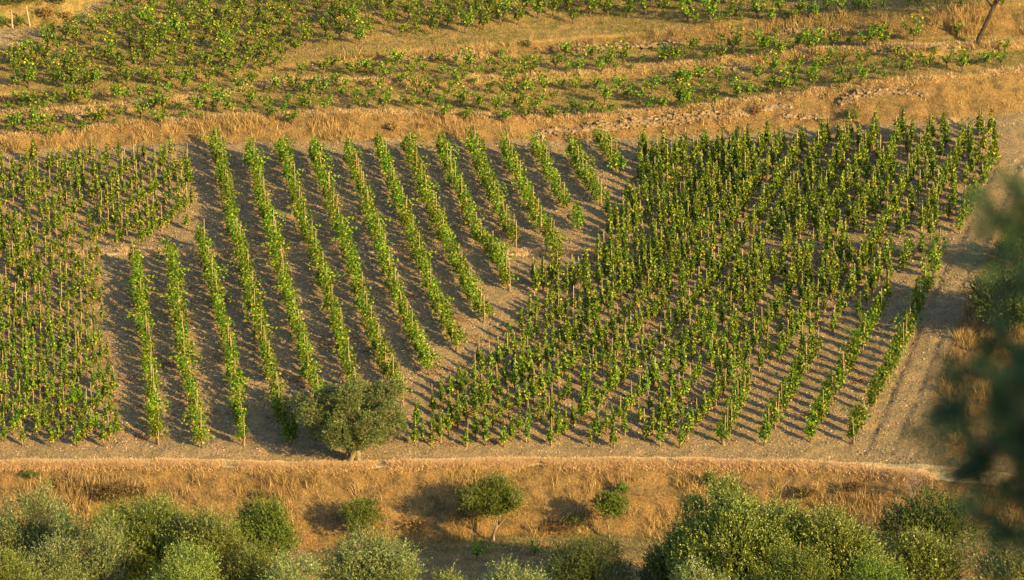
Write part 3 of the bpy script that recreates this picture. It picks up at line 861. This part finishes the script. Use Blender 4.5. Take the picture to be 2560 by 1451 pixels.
def tree(name, x_, y_, top, width, mat, label, cat, seed, trunk_h=.3, dens=330, lsize=.13, aspect=.3, trunk_r=.12, flat=1.0, nl=11, bark=None, group=None, lean=0.0, bottom=None, depth_r=None, upright=.6, low=False):
    """tree standing on the ground at (x_, y_); top = crown top z; width in metres"""
    r = np.random.default_rng(seed)
    z0 = float(height(x_, y_)); Ht = top - z0
    root = empty(name, (x_, y_, z0))
    tag(root, label, cat, group)
    zb = Ht * trunk_h if bottom is None else bottom
    cz = (zb + Ht) / 2; rz_ = (Ht - zb) / 2; rx = width / 2; ry = rx if depth_r is None else depth_r
    lobes = []
    for i in range(nl):
        a = i * 2.399 + r.normal(0, .35); k = math.sqrt((i + .5) / nl)
        lr = min(rx, rz_) * r.choice([.2, .3, .42, .5]) * r.uniform(.85, 1.1)
        zz = cz + r.uniform(-.75, .78) * (rz_ - lr) * math.sqrt(max(.1, 1 - k * k * .75)) + (.12 * rz_ if k < .5 else 0)
        lobes.append(((math.cos(a) * k * (rx - lr * .9) + lean * .3, math.sin(a) * k * (ry - lr * .9), zz), (lr * r.uniform(.9, 1.25), lr * r.uniform(.9, 1.2), lr * r.uniform(.8, 1.2))))
    lobes.append(((lean * .3 + r.normal(0, rx * .22), 0, cz + rz_ * .42), (rx * .36, ry * .36, rz_ * .42)))
    lobes.append(((lean * .3 + r.normal(0, rx * .1), 0, cz - rz_ * .15), (rx * .5, ry * .5, rz_ * .45)))
    for i in range(nl // 3):      # small outlying tufts break the outline
        a = r.uniform(0, 3.14) ; lobes.append(((math.cos(a) * rx * .85, r.normal(0, ry * .4), cz + math.sin(a) * rz_ * .85 * r.uniform(.3, 1)), min(rx, rz_) * r.uniform(.12, .2)))
    cr = MB(); V, Fq = crown_leaves(lobes, dens * (.85 if width > 3 else 1), lsize, aspect, r, upright * (1.3 if width > 3 else 1), (.3, .95) if width > 3 else (.2, .6)); cr.add(V, Fq)
    tk = MB(); fork = max(.25, zb * .9)
    k = np.linspace(0, 1, 6)
    tp = np.stack([lean * k * k * .6 + .12 * trunk_r * 3 * np.sin(k * 5 + seed), .1 * trunk_r * np.cos(k * 6), -.25 + k * (fork + .25)], 1)
    addtube(tk, tp, trunk_r * np.interp(k, [0, .25, 1], [1.6, 1.1, .8]), 9)
    for (c, rad) in lobes[:min(nl, 9)]:
        c = np.array(c); p0 = tp[-1]; md = (p0 * .55 + c * .45) + np.array([r.normal(0, .1), r.normal(0, .1), -.1])
        addtube(tk, np.array([p0 - [0, 0, .1], md, c, c + (c - md) * .35]), trunk_r * np.array([.55, .35, .18, .06]), 6)
    for _ in range(nl):
        c, rad = lobes[r.integers(len(lobes))]; c = np.array(c); d_ = unit(np.array([r.normal(0, .5), r.normal(0, .5), 1.0]))
        addtube(tk, curve_pts(c, d_, float(np.mean(rad)) * 1.5 + .15, 4, .1, .12, r), np.linspace(.025, .008, 5), 4)
    link('trunk', tk.mesh(name + '_trunk', [bark or M_obark], True), root)
    link('crown', cr.mesh(name + '_crown', [mat]), root)
    return root
def place(px, Y):
    a, _ = raydir(px, 725.5); return float(a * Y)
def topz(py, Y):
    _, t = raydir(0, py); return float(CAMZ + t * Y)
def ptree(name, px, base_py, top_py, wpx, mat, label, cat, seed, Y=None, **kw):
    if Y is None:
        q = at(px, base_py)[0]; X_, Y_ = float(q[0]), float(q[1])
    else:
        Y_ = Y; X_ = place(px, Y); 
    d_ = project(X_, Y_, float(height(X_, Y_)))[2]
    return tree(name, X_, Y_, topz(top_py, Y_), wpx / F * d_, mat, label, cat, seed, **kw)

# the lone olive on the track: a gnarled trunk and the crown lobes read from the photograph
def big_olive():
    r = np.random.default_rng(11)
    q = at(885, 1158)[0]; z0 = float(q[2]); d_ = project(q[0], q[1], q[2])[2]; s = d_ / F
    root = empty('olive_tree', q)
    tag(root, 'big round olive tree with a gnarled trunk standing alone on the edge of the field', 'olive tree')
    L = []
    for (px, py, rp, dy) in [(800,1030,42,0),(775,1010,26,.8),(840,1000,42,.6),(880,985,42,-.3),(870,1040,52,0),(960,985,42,.3),(975,1030,38,-.4),(985,1070,34,.2),(930,1060,50,-.8),
                             (860,1080,46,-.9),(815,1080,36,.2),(945,1100,38,.5),(900,1105,36,-.6),(925,1010,40,1.0),(900,960,26,.2),(985,965,24,.4),(850,1105,20,.4)]:
        L.append((((px - 893) * s * 1.12, dy * 1.3, (1158 - (952 + (py - 945) * .90)) * s), (rp * s * .84, rp * s * .88, rp * s * .74)))
    V, Fq = crown_leaves(L, 900, .11, .3, r, .5, (.12, .32)); cr = MB(); cr.add(V, Fq)
    tk = MB()
    for j in range(6):          # fluted, split trunk of several fused stems
        a = j / 6 * 6.28; k = np.linspace(0, 1, 7)
        tp = np.stack([np.cos(a + k * .8) * np.interp(k, [0, .3, 1], [.52, .32, .26]) + .05 * r.normal(size=7) - .1 * k, np.sin(a + k * .8) * np.interp(k, [0, .3, 1], [.45, .29, .24]), -.3 + 1.75 * k], 1)
        addtube(tk, tp, np.interp(k, [0, .2, 1], [.22, .17, .14]) * r.uniform(.8, 1.2), 8)
    for (c, rad) in L[:15]:
        c = np.array(c); p0 = np.array([-.1, 0, 1.3]); md = p0 * .55 + c * .45 + r.normal(0, .12, 3)
        addtube(tk, np.array([p0, md, c, c + (c - md) * .3]), [.14, .09, .05, .015], 6)
    link('trunk', tk.mesh('olive_trunk', [M_obark], True), root)
    link('crown', cr.mesh('olive_crown', [M_lone]), root)
big_olive()
ptree('small_tree', 1233, 1352, 1196, 180, M_fresh, 'small umbrella shaped tree with a thin trunk in front of the dry grass bank', 'tree', 21, bottom=.95, trunk_r=.085, dens=620, lsize=.11, aspect=.4, nl=13, lean=.35)
ptree('small_tree', 1524, 1345, 1230, 92, M_fresh, 'little slim tree at the foot of the bank, right of the umbrella shaped one', 'tree', 22, bottom=.85, trunk_r=.06, dens=620, lsize=.11, aspect=.4, nl=7, lean=-.2)
ptree('shrub', 908, 1360, 1240, 108, M_fresh, 'round bright green shrub below the lone olive tree', 'shrub', 23, trunk_h=.12, trunk_r=.06, dens=420, lsize=.10, aspect=.4, nl=8)
OG = 'olive trees along the foot of the slope'
for i, (px, Y_, tp, wp, mt, lb, lsz) in enumerate([
    (55, 186, 1212, 230, M_olive, 'dark green olive tree in the bottom left corner', .13),
    (-10, 176, 1335, 190, M_olive_y, 'yellowish low olive tree cut by the left edge of the photo', .13),
    (150, 184, 1255, 120, M_olive, 'slender olive tree second from the left at the bottom edge', .13),
    (345, 184, 1228, 290, M_olive_y, 'large pale olive tree at bottom left with feathery top', .13),
    (250, 181, 1310, 150, M_olive, 'shaded olive bush tucked left of the large pale olive', .13),
    (510, 182, 1262, 240, M_olive_y, 'warm lit olive tree right of the large pale one', .13),
    (620, 180, 1345, 190, M_olive_y, 'olive tree cut by the bottom edge below the green leafy tree', .13),
    (930, 181, 1312, 260, M_olive, 'silvery olive tree at the bottom edge below the lone olive', .13),
    (1290, 179, 1395, 190, M_olive, 'top of a silvery olive peeping over the bottom edge at centre', .13),
    (445, 178, 1335, 210, M_olive_y, 'sunlit olive crown at the bottom edge between the two warm ones', .13),
    (120, 179, 1340, 200, M_olive, 'shaded green olive crown at the bottom edge, third from the left', .13),
    (740, 178, 1372, 170, M_olive, 'low grey green olive crown at the bottom edge left of centre', .13),
    (1130, 176, 1425, 150, M_olive_y, 'sliver of an olive crown at the bottom edge right of the silvery one', .13),
]):
    ptree('olive_tree', px, 0, tp, wp, mt, lb, 'olive tree', 40 + i, Y=Y_, trunk_h=.16, trunk_r=.16, dens=380, lsize=lsz, aspect=.3, nl=13, group=OG, depth_r=1.9)
ptree('green_tree', 650, 0, 1258, 175, M_fresh, 'fresh green leafy tree behind the bottom left olives', 'tree', 60, Y=190, trunk_h=.15, dens=400, lsize=.12, aspect=.45, nl=9)
ptree('willow_like_shrub', 1475, 0, 1345, 220, M_dark, 'dark feathery shrub at the bottom edge right of centre', 'shrub', 61, Y=183, trunk_h=.1, dens=420, lsize=.11, aspect=.3, nl=11)
ptree('broad_tree', 1860, 0, 1208, 370, M_olive_y, 'broad sunlit olive green tree at the bottom right', 'tree', 62, Y=181, trunk_h=.15, dens=430, lsize=.135, aspect=.5, nl=13, trunk_r=.2, depth_r=2.6, upright=.9)
ptree('broad_tree', 2100, 0, 1275, 270, M_olive_y, 'lower bushy tree joining the right side of the broad sunlit one', 'tree', 63, Y=180, trunk_h=.12, dens=430, lsize=.125, aspect=.5, nl=14, depth_r=2.0)
ptree('broad_tree', 1690, 0, 1330, 160, M_dark, 'dark leafy tree joining the left side of the broad sunlit one', 'tree', 64, Y=182, trunk_h=.12, dens=430, lsize=.12, aspect=.5, nl=11)
ptree('thicket_shrub', 2350, 0, 1225, 250, M_dark, 'dark green thicket shrub at lower right behind the twiggy bush', 'shrub', 65, Y=189, trunk_h=.05, dens=380, lsize=.12, aspect=.5, nl=13, depth_r=1.6)
ptree('thicket_shrub', 2330, 0, 1330, 200, M_olive_y, 'olive green thicket shrub below the dark one at lower right', 'shrub', 66, Y=184, trunk_h=.05, dens=360, lsize=.12, aspect=.5, nl=10, depth_r=1.6)
ptree('thicket_shrub', 2520, 0, 1320, 190, M_olive, 'grey green shrub in the bottom right corner', 'shrub', 67, Y=183, trunk_h=.05, dens=380, lsize=.12, aspect=.4, nl=10, depth_r=1.6)
# nearer crowns that rise from the valley between the camera and the olives, soft in the photograph
ptree('valley_tree', 1990, 0, 1360, 230, M_fresh, 'soft bright green treetop rising into the bottom edge at the right', 'tree', 70, Y=174, bottom=2.5, trunk_r=.22, dens=380, lsize=.13, aspect=.4, nl=12, depth_r=2.0)
ptree('valley_tree', 2190, 0, 1378, 200, M_fresh, 'second soft green treetop at the bottom edge, nearer the corner', 'tree', 71, Y=174, bottom=2.5, trunk_r=.22, dens=380, lsize=.13, aspect=.4, nl=10, depth_r=2.0)
ptree('valley_tree', 1770, 0, 1395, 190, M_olive, 'grey green treetop at the bottom edge below the broad tree', 'tree', 72, Y=174, bottom=2.5, trunk_r=.22, dens=380, lsize=.13, aspect=.4, nl=10, depth_r=2.0)
# right margin
ptree('round_shrub', 2525, 845, 655, 215, M_dark, 'dark round shrub at the right edge beside the dirt track', 'shrub', 80, bottom=-.1, dens=420, lsize=.12, aspect=.55, nl=13)
ptree('round_shrub', 2570, 700, 560, 120, M_dark, 'hazy dark shrub cut by the right edge above the round one', 'shrub', 81, trunk_h=.05, dens=380, lsize=.12, aspect=.5, nl=8)
ptree('round_shrub', 2520, 648, 590, 70, M_olive_y, 'small pale shrub in dry grass right of the track crossing', 'shrub', 82, trunk_h=.05, dens=380, lsize=.12, aspect=.5, nl=6)
# small shrubs on the banks
for i, (px, by, tp, wp, mt, lb) in enumerate([
    (1556, 1240, 1206, 40, M_fresh, 'tiny green shrub on the dry bank above the slim tree'),
    (1768, 1225, 1180, 36, M_fresh, 'upright green sapling on the bank above the broad tree'),
    (1740, 1262, 1236, 34, M_fresh, 'small leafy shrub on the bank left of the broad tree top'),
    (78, 1200, 1175, 40, M_fresh, 'small green shrub on the bank at the far left'),
    (1316, 118, 102, 26, M_dark, 'tiny grey green shrub on the stony bank near top centre'),
    (2132, 302, 274, 46, M_fresh, 'bright green tussock on the big bank above the right block'),
    (985, 330, 305, 34, M_dry, 'round brown dried bush on the big bank above the middle rows'),
    (1052, 325, 308, 24, M_dry, 'smaller dried bush right of the round brown one on the bank'),
    (1890, 290, 262, 40, M_dry, 'dried scrub on the stony bank above the right block'),
    (1432, 1322, 1288, 90, M_dark, 'low dark scrub standing for tree shadow at the bank foot between the slender trees'),  # added scrub; the dark patch here is mostly tree shadow
    (1040, 1330, 1300, 80, M_dry, 'low brown scrub standing for tree shadow at the bank foot left of the umbrella tree'),  # added too, on ground darkened mostly by the shadow of a tree
    (285, 1262, 1200, 90, M_brown, 'dark brown withered scrub on the bank above the large pale olive'),
    (345, 1250, 1212, 60, M_brown, 'smaller brown withered scrub right of the dark brown one'),
    (655, 1255, 1228, 60, M_brown, 'brown withered scrub on the bank above the fresh green tree'),
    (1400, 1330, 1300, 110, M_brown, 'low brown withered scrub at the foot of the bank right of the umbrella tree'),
    (2010, 1250, 1215, 80, M_brown, 'brown withered scrub on the bank above the broad sunlit tree'),
    (2130, 1235, 1205, 60, M_brown, 'brown withered scrub at the right end of the bank'),
]):
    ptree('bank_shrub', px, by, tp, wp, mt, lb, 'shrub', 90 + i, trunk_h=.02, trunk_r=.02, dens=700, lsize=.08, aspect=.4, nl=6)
# two vines gone wild below the bank
for px, by, h_, lb in ((1192, 1402, 48, 'green vine with two upright arms on the lower terrace below the umbrella shaped tree'), (1336, 1390, 28, 'small stray vine on the lower terrace right of the two-armed one')):
    q = at(px, by)[0]; e = empty('stray_vine', q, .4, (.9, .9, h_ / F * 200 / 1.1))
    link('foliage', BU_me[0][0], e); link('trunk', BU_me[0][1], e); tag(e, lb, 'grapevine')

# almond tree at the top right: a bent bare trunk, its crown above the frame
def almond():
    r = np.random.default_rng(5); q = at(2447, 113)[0]; s = project(*q)[2] / F
    root = empty('almond_tree', q); tag(root, 'bent dark trunked almond tree at the top right corner, its crown out of frame', 'tree')
    pts = [(2447, 116), (2446, 98), (2458, 72), (2470, 45), (2479, 22), (2484, 8), (2490, -8)]
    P = np.array([((a - 2447) * s, 0, (113 - b) * s) for a, b in pts])
    tk = MB(); addtube(tk, P, [.20, .17, .15, .14, .12, .10, .07], 10)
    for a, b in (((2483, 18), (2512, -20)), ((2481, 18), (2455, -12)), ((2484, 6), (2492, -40)), ((2506, -10), (2540, -45)), ((2460, -8), (2425, -40))):
        p0 = np.array([(a[0] - 2447) * s, 0, (113 - a[1]) * s]); p1 = np.array([(b[0] - 2447) * s, r.normal(0, .5), (113 - b[1]) * s])
        addtube(tk, np.array([p0, (p0 + p1) / 2 + r.normal(0, .06, 3), p1]), [.10, .07, .04], 6)
    L = [(((px - 2447) * s, dy, (113 - py) * s), rp * s) for px, py, rp, dy in [(2420, -50, 34, 0), (2490, -70, 42, 0), (2560, -60, 36, 0), (2450, -95, 36, .5), (2530, -105, 40, -.5), (2500, -50, 30, -1), (2480, -120, 36, 0)]]
    cr = MB(); V, Fq = crown_leaves(L, 230, .12, .4, r); cr.add(V, Fq)
    link('trunk', tk.mesh('almond_trunk', [M_abark], True), root); link('crown', cr.mesh('almond_crown', [M_olive_y]), root)
almond()

# bare twiggy bushes at the lower right
def twig_bush(px, py, h_, seed, label):
    r = np.random.default_rng(seed); q = at(px, py)[0]; s = 200 / F; mb = MB()
    def grow(p, d_, L, rad, lev):
        pts = curve_pts(p, d_, L, 4, -.05, .09, r); addtube(mb, pts, np.linspace(rad, rad * .5, 5), 4)
        if lev:
            for _ in range(4):
                k = r.integers(1, 5); dd = unit(d_ + r.normal(0, .45, 3)); grow(pts[k], dd, L * .62, rad * .55, lev - 1)
    for _ in range(5): grow(np.array([r.normal(0, .06), r.normal(0, .06), -.05]), unit(np.array([r.normal(0, .35), r.normal(0, .3), 1.0])), h_ * s * .6, .03, 3)
    o = link('twiggy_bush', mb.mesh('twiggy_bush', [M_twig]), None, q); tag(o, label, 'bush')
twig_bush(2285, 1255, 85, 1, 'bare grey twiggy bush at the lower right edge of the dry bank')
twig_bush(2240, 1345, 95, 2, 'leafless pale bush below the grey twiggy one at lower right')
twig_bush(715, 1440, 95, 3, 'pale leafless shrub at the bottom edge between two olive trees')

# two weathered fence posts by the dirt road, top left
for px, py, tpy, tpx, lb in ((75, 66, 14, 66, 'tall pale wooden post leaning by the dirt road at top left'), (31, 70, 24, 29, 'shorter wooden post among leaves at the far top left')):
    q = at(px, py)[0]; s = project(*q)[2] / F; mb = MB()
    addtube(mb, np.array([[0, 0, -.2], [(tpx - px) * s * .5, 0, (py - tpy) * s * .5], [(tpx - px) * s, 0, (py - tpy) * s]]), [.075, .07, .06], 8)
    tag(link('wooden_post', mb.mesh('wooden_post', [M_stake], True), None, q), lb, 'post')
for i, (px, by, tp, wp, mt, lb) in enumerate([
    (8, 70, 42, 40, M_fresh, 'leafy green shrub against the left edge by the posts'), (48, 68, 40, 26, M_fresh, 'small leafy shrub between the two wooden posts'),
    (60, 12, -25, 120, M_dark, 'dark evergreen scrub in the very top left corner'), (-10, 25, -20, 110, M_dark, 'dark scrub cut by the top left corner'),
    (150, 14, -16, 60, M_olive_y, 'scrubby olive green bush above the dirt road bend'), (120, 45, 18, 50, M_dry, 'dry brown scrub on the bank behind the tall post'), (165, 52, 28, 30, M_dry, 'small dry scrub at the road edge right of the posts')]):
    ptree('roadside_shrub', px, by, tp, wp, mt, lb, 'shrub', 120 + i, trunk_h=.02, trunk_r=.02, dens=450, lsize=.10, aspect=.5, nl=7)

# dry stone walls crumbling out of the banks
def stone_wall(pts, label, hgt, seed, n):
    r = np.random.default_rng(seed); P = at([p_[0] for p_ in pts], [p_[1] for p_ in pts])
    d_ = np.concatenate([[0], np.cumsum(np.linalg.norm(np.diff(P, axis=0), axis=1))])
    mb = MB(); b = P[0].copy()
    cube = np.array([[x_, y_, z_] for x_ in (-1, 1) for y_ in (-1, 1) for z_ in (-1, 1)], float)
    f = np.array([[0, 1, 3, 2], [4, 6, 7, 5], [0, 4, 5, 1], [2, 3, 7, 6], [0, 2, 6, 4], [1, 5, 7, 3]])
    for _ in range(n):
        s = r.uniform(0, d_[-1]); k = r.random()
        c = np.array([np.interp(s, d_, P[:, j]) for j in range(3)])
        edge = min(s, d_[-1] - s) / d_[-1] * 5
        c[2] += (k * hgt * min(1, edge + .3)) - .05; c[1] += k * hgt * .55 + r.normal(0, .05)
        c[2] = max(c[2], float(height(c[0], c[1])) - .02)
        if k * hgt > .25 and c[2] > float(height(c[0], c[1])) + .25: c[2] = float(height(c[0], c[1])) + .08
        sz = np.array([r.uniform(.08, .22), r.uniform(.06, .14), r.uniform(.035, .085)])
        a = r.normal(0, .25); ca, sa = math.cos(a), math.sin(a)
        V = cube * sz * r.uniform(.75, 1.1, (8, 3)); V = np.stack([V[:, 0] * ca - V[:, 1] * sa, V[:, 0] * sa + V[:, 1] * ca, V[:, 2] + V[:, 0] * r.normal(0, .15)], 1)
        mb.add(V + c - b, f)
    tag(link('stone_wall', mb.mesh('stone_wall', [M_stone]), None, b), label, 'stone wall', kind='thing')
stone_wall([(1330, 342), (1500, 328), (1640, 315), (1780, 300), (1870, 290)], 'longest crumbling dry stone wall on the big bank, above the middle rows', .75, 1, 620)
stone_wall([(2100, 262), (2140, 250), (2210, 240)], 'tumbled stone corner in the middle of the big bank at right', .7, 2, 130)
stone_wall([(2140, 238), (2230, 232), (2320, 238)], 'low stone course running right from the tumbled corner', .3, 3, 110)
stone_wall([(1900, 278), (1980, 270)], 'short pale stone wall remnant left of the tumbled corner', .35, 4, 80)
stone_wall([(1960, 292), (2070, 296)], 'half buried dark stones just above the right block', .35, 5, 90)
stone_wall([(940, 160), (1060, 150), (1230, 142)], 'low stone wall on the upper bank above the narrow terrace, at centre', .5, 6, 240)
stone_wall([(1430, 130), (1560, 122), (1700, 112)], 'stone course on the upper bank right of centre', .5, 7, 230)
stone_wall([(1930, 90), (2020, 82), (2120, 78)], 'dark stone course on the upper bank near the top right', .4, 8, 150)
stone_wall([(1770, 182), (1880, 172)], 'row of stones under the lip of the narrow terrace at right', .3, 9, 90)
stone_wall([(2200, 135), (2390, 130)], 'line of stones under the lip below the bent trunk', .3, 10, 120)
stone_wall([(20, 305), (150, 300), (240, 296)], 'low stone course on the left terrace bank', .4, 11, 120)

# the blurred olive close to the camera: its crown stands to the right and one branch hangs into the picture
def near_olive():
    r = np.random.default_rng(77); Yn = 9.0; s = 1 / (F / (Yn * 1.03))
    def pos(px, py, dy=0):
        a, t = raydir(px, py); yy = Yn + dy; return np.array([a * yy, yy, CAMZ + t * yy])
    bx, by = 3.4, 8.6; z0 = float(height(bx, by)); root = empty('near_olive_tree', (bx, by, z0))
    tag(root, 'out of focus dark tree branch hanging in from the right edge, close to the viewer', 'tree')
    o = np.array([bx, by, z0]); L = []
    for px, py, rp, dy in [(2520, 1020, 130, 0), (2440, 1090, 105, .1), (2360, 1060, 60, 0), (2560, 1150, 130, .1), (2500, 1190, 90, 0), (2650, 1050, 200, 0), (2500, 930, 60, 0), (2720, 1250, 170, 0),
                           (2640, 620, 90, 0), (2580, 560, 40, 0), (2750, 800, 170, 0), (2300, 1075, 28, 0)]:
        L.append((pos(px, py, dy) - o, rp * s * .82))
    for k in range(14):
        a = k * 2.4; L.append((np.array([.2 + math.cos(a) * .9 * math.sqrt(k / 14), math.sin(a) * .9 * math.sqrt(k / 14) - .6, 2.9 + r.uniform(-.6, .9)]), r.uniform(.4, .6)))
    P = []; U = []
    cr = MB()
    wisps = [(pos(px, py, dy) - o, rp * s) for px, py, rp, dy in [(2420, 1060, 120, .1), (2500, 1020, 140, .05), (2560, 1230, 170, .2), (2600, 1350, 120, .1), (2540, 590, 130, .1), (2520, 530, 90, 0), (2570, 660, 120, 0), (2600, 800, 120, .1), (2530, 900, 80, .1)]]
    V, Fq = crown_leaves(wisps, 1000, .07, .25, r, .2, (.03, .12)); cr.add(V, Fq)
    V, Fq = crown_leaves(L[:12], 1700, .07, .25, r, .2, (.03, .10)); cr.add(V, Fq)
    V, Fq = crown_leaves(L[12:], 2600, .07, .3, r, .3, (.06, .2)); cr.add(V, Fq)
    tk = MB(); k = np.linspace(0, 1, 6)
    addtube(tk, np.stack([.1 * np.sin(k * 4), .05 * k, -.2 + 1.8 * k], 1), np.linspace(.2, .12, 6), 10)
    for c, _r in L[12:20]: addtube(tk, np.array([[0, 0, 1.4], c * .55 + np.array([0, 0, .6]), c]), [.08, .05, .02], 6)
    for c, _r in L[:11:2]: addtube(tk, np.array([[0, 0, 1.5], c * .5 + np.array([0, 0, 1.0]), c]), [.05, .025, .008], 6)
    link('trunk', tk.mesh('near_trunk', [M_obark], True), root); link('crown', cr.mesh('near_crown', [M_near]), root)
near_olive()
bpy.context.view_layer.update()
print('objects', len(bpy.data.objects))
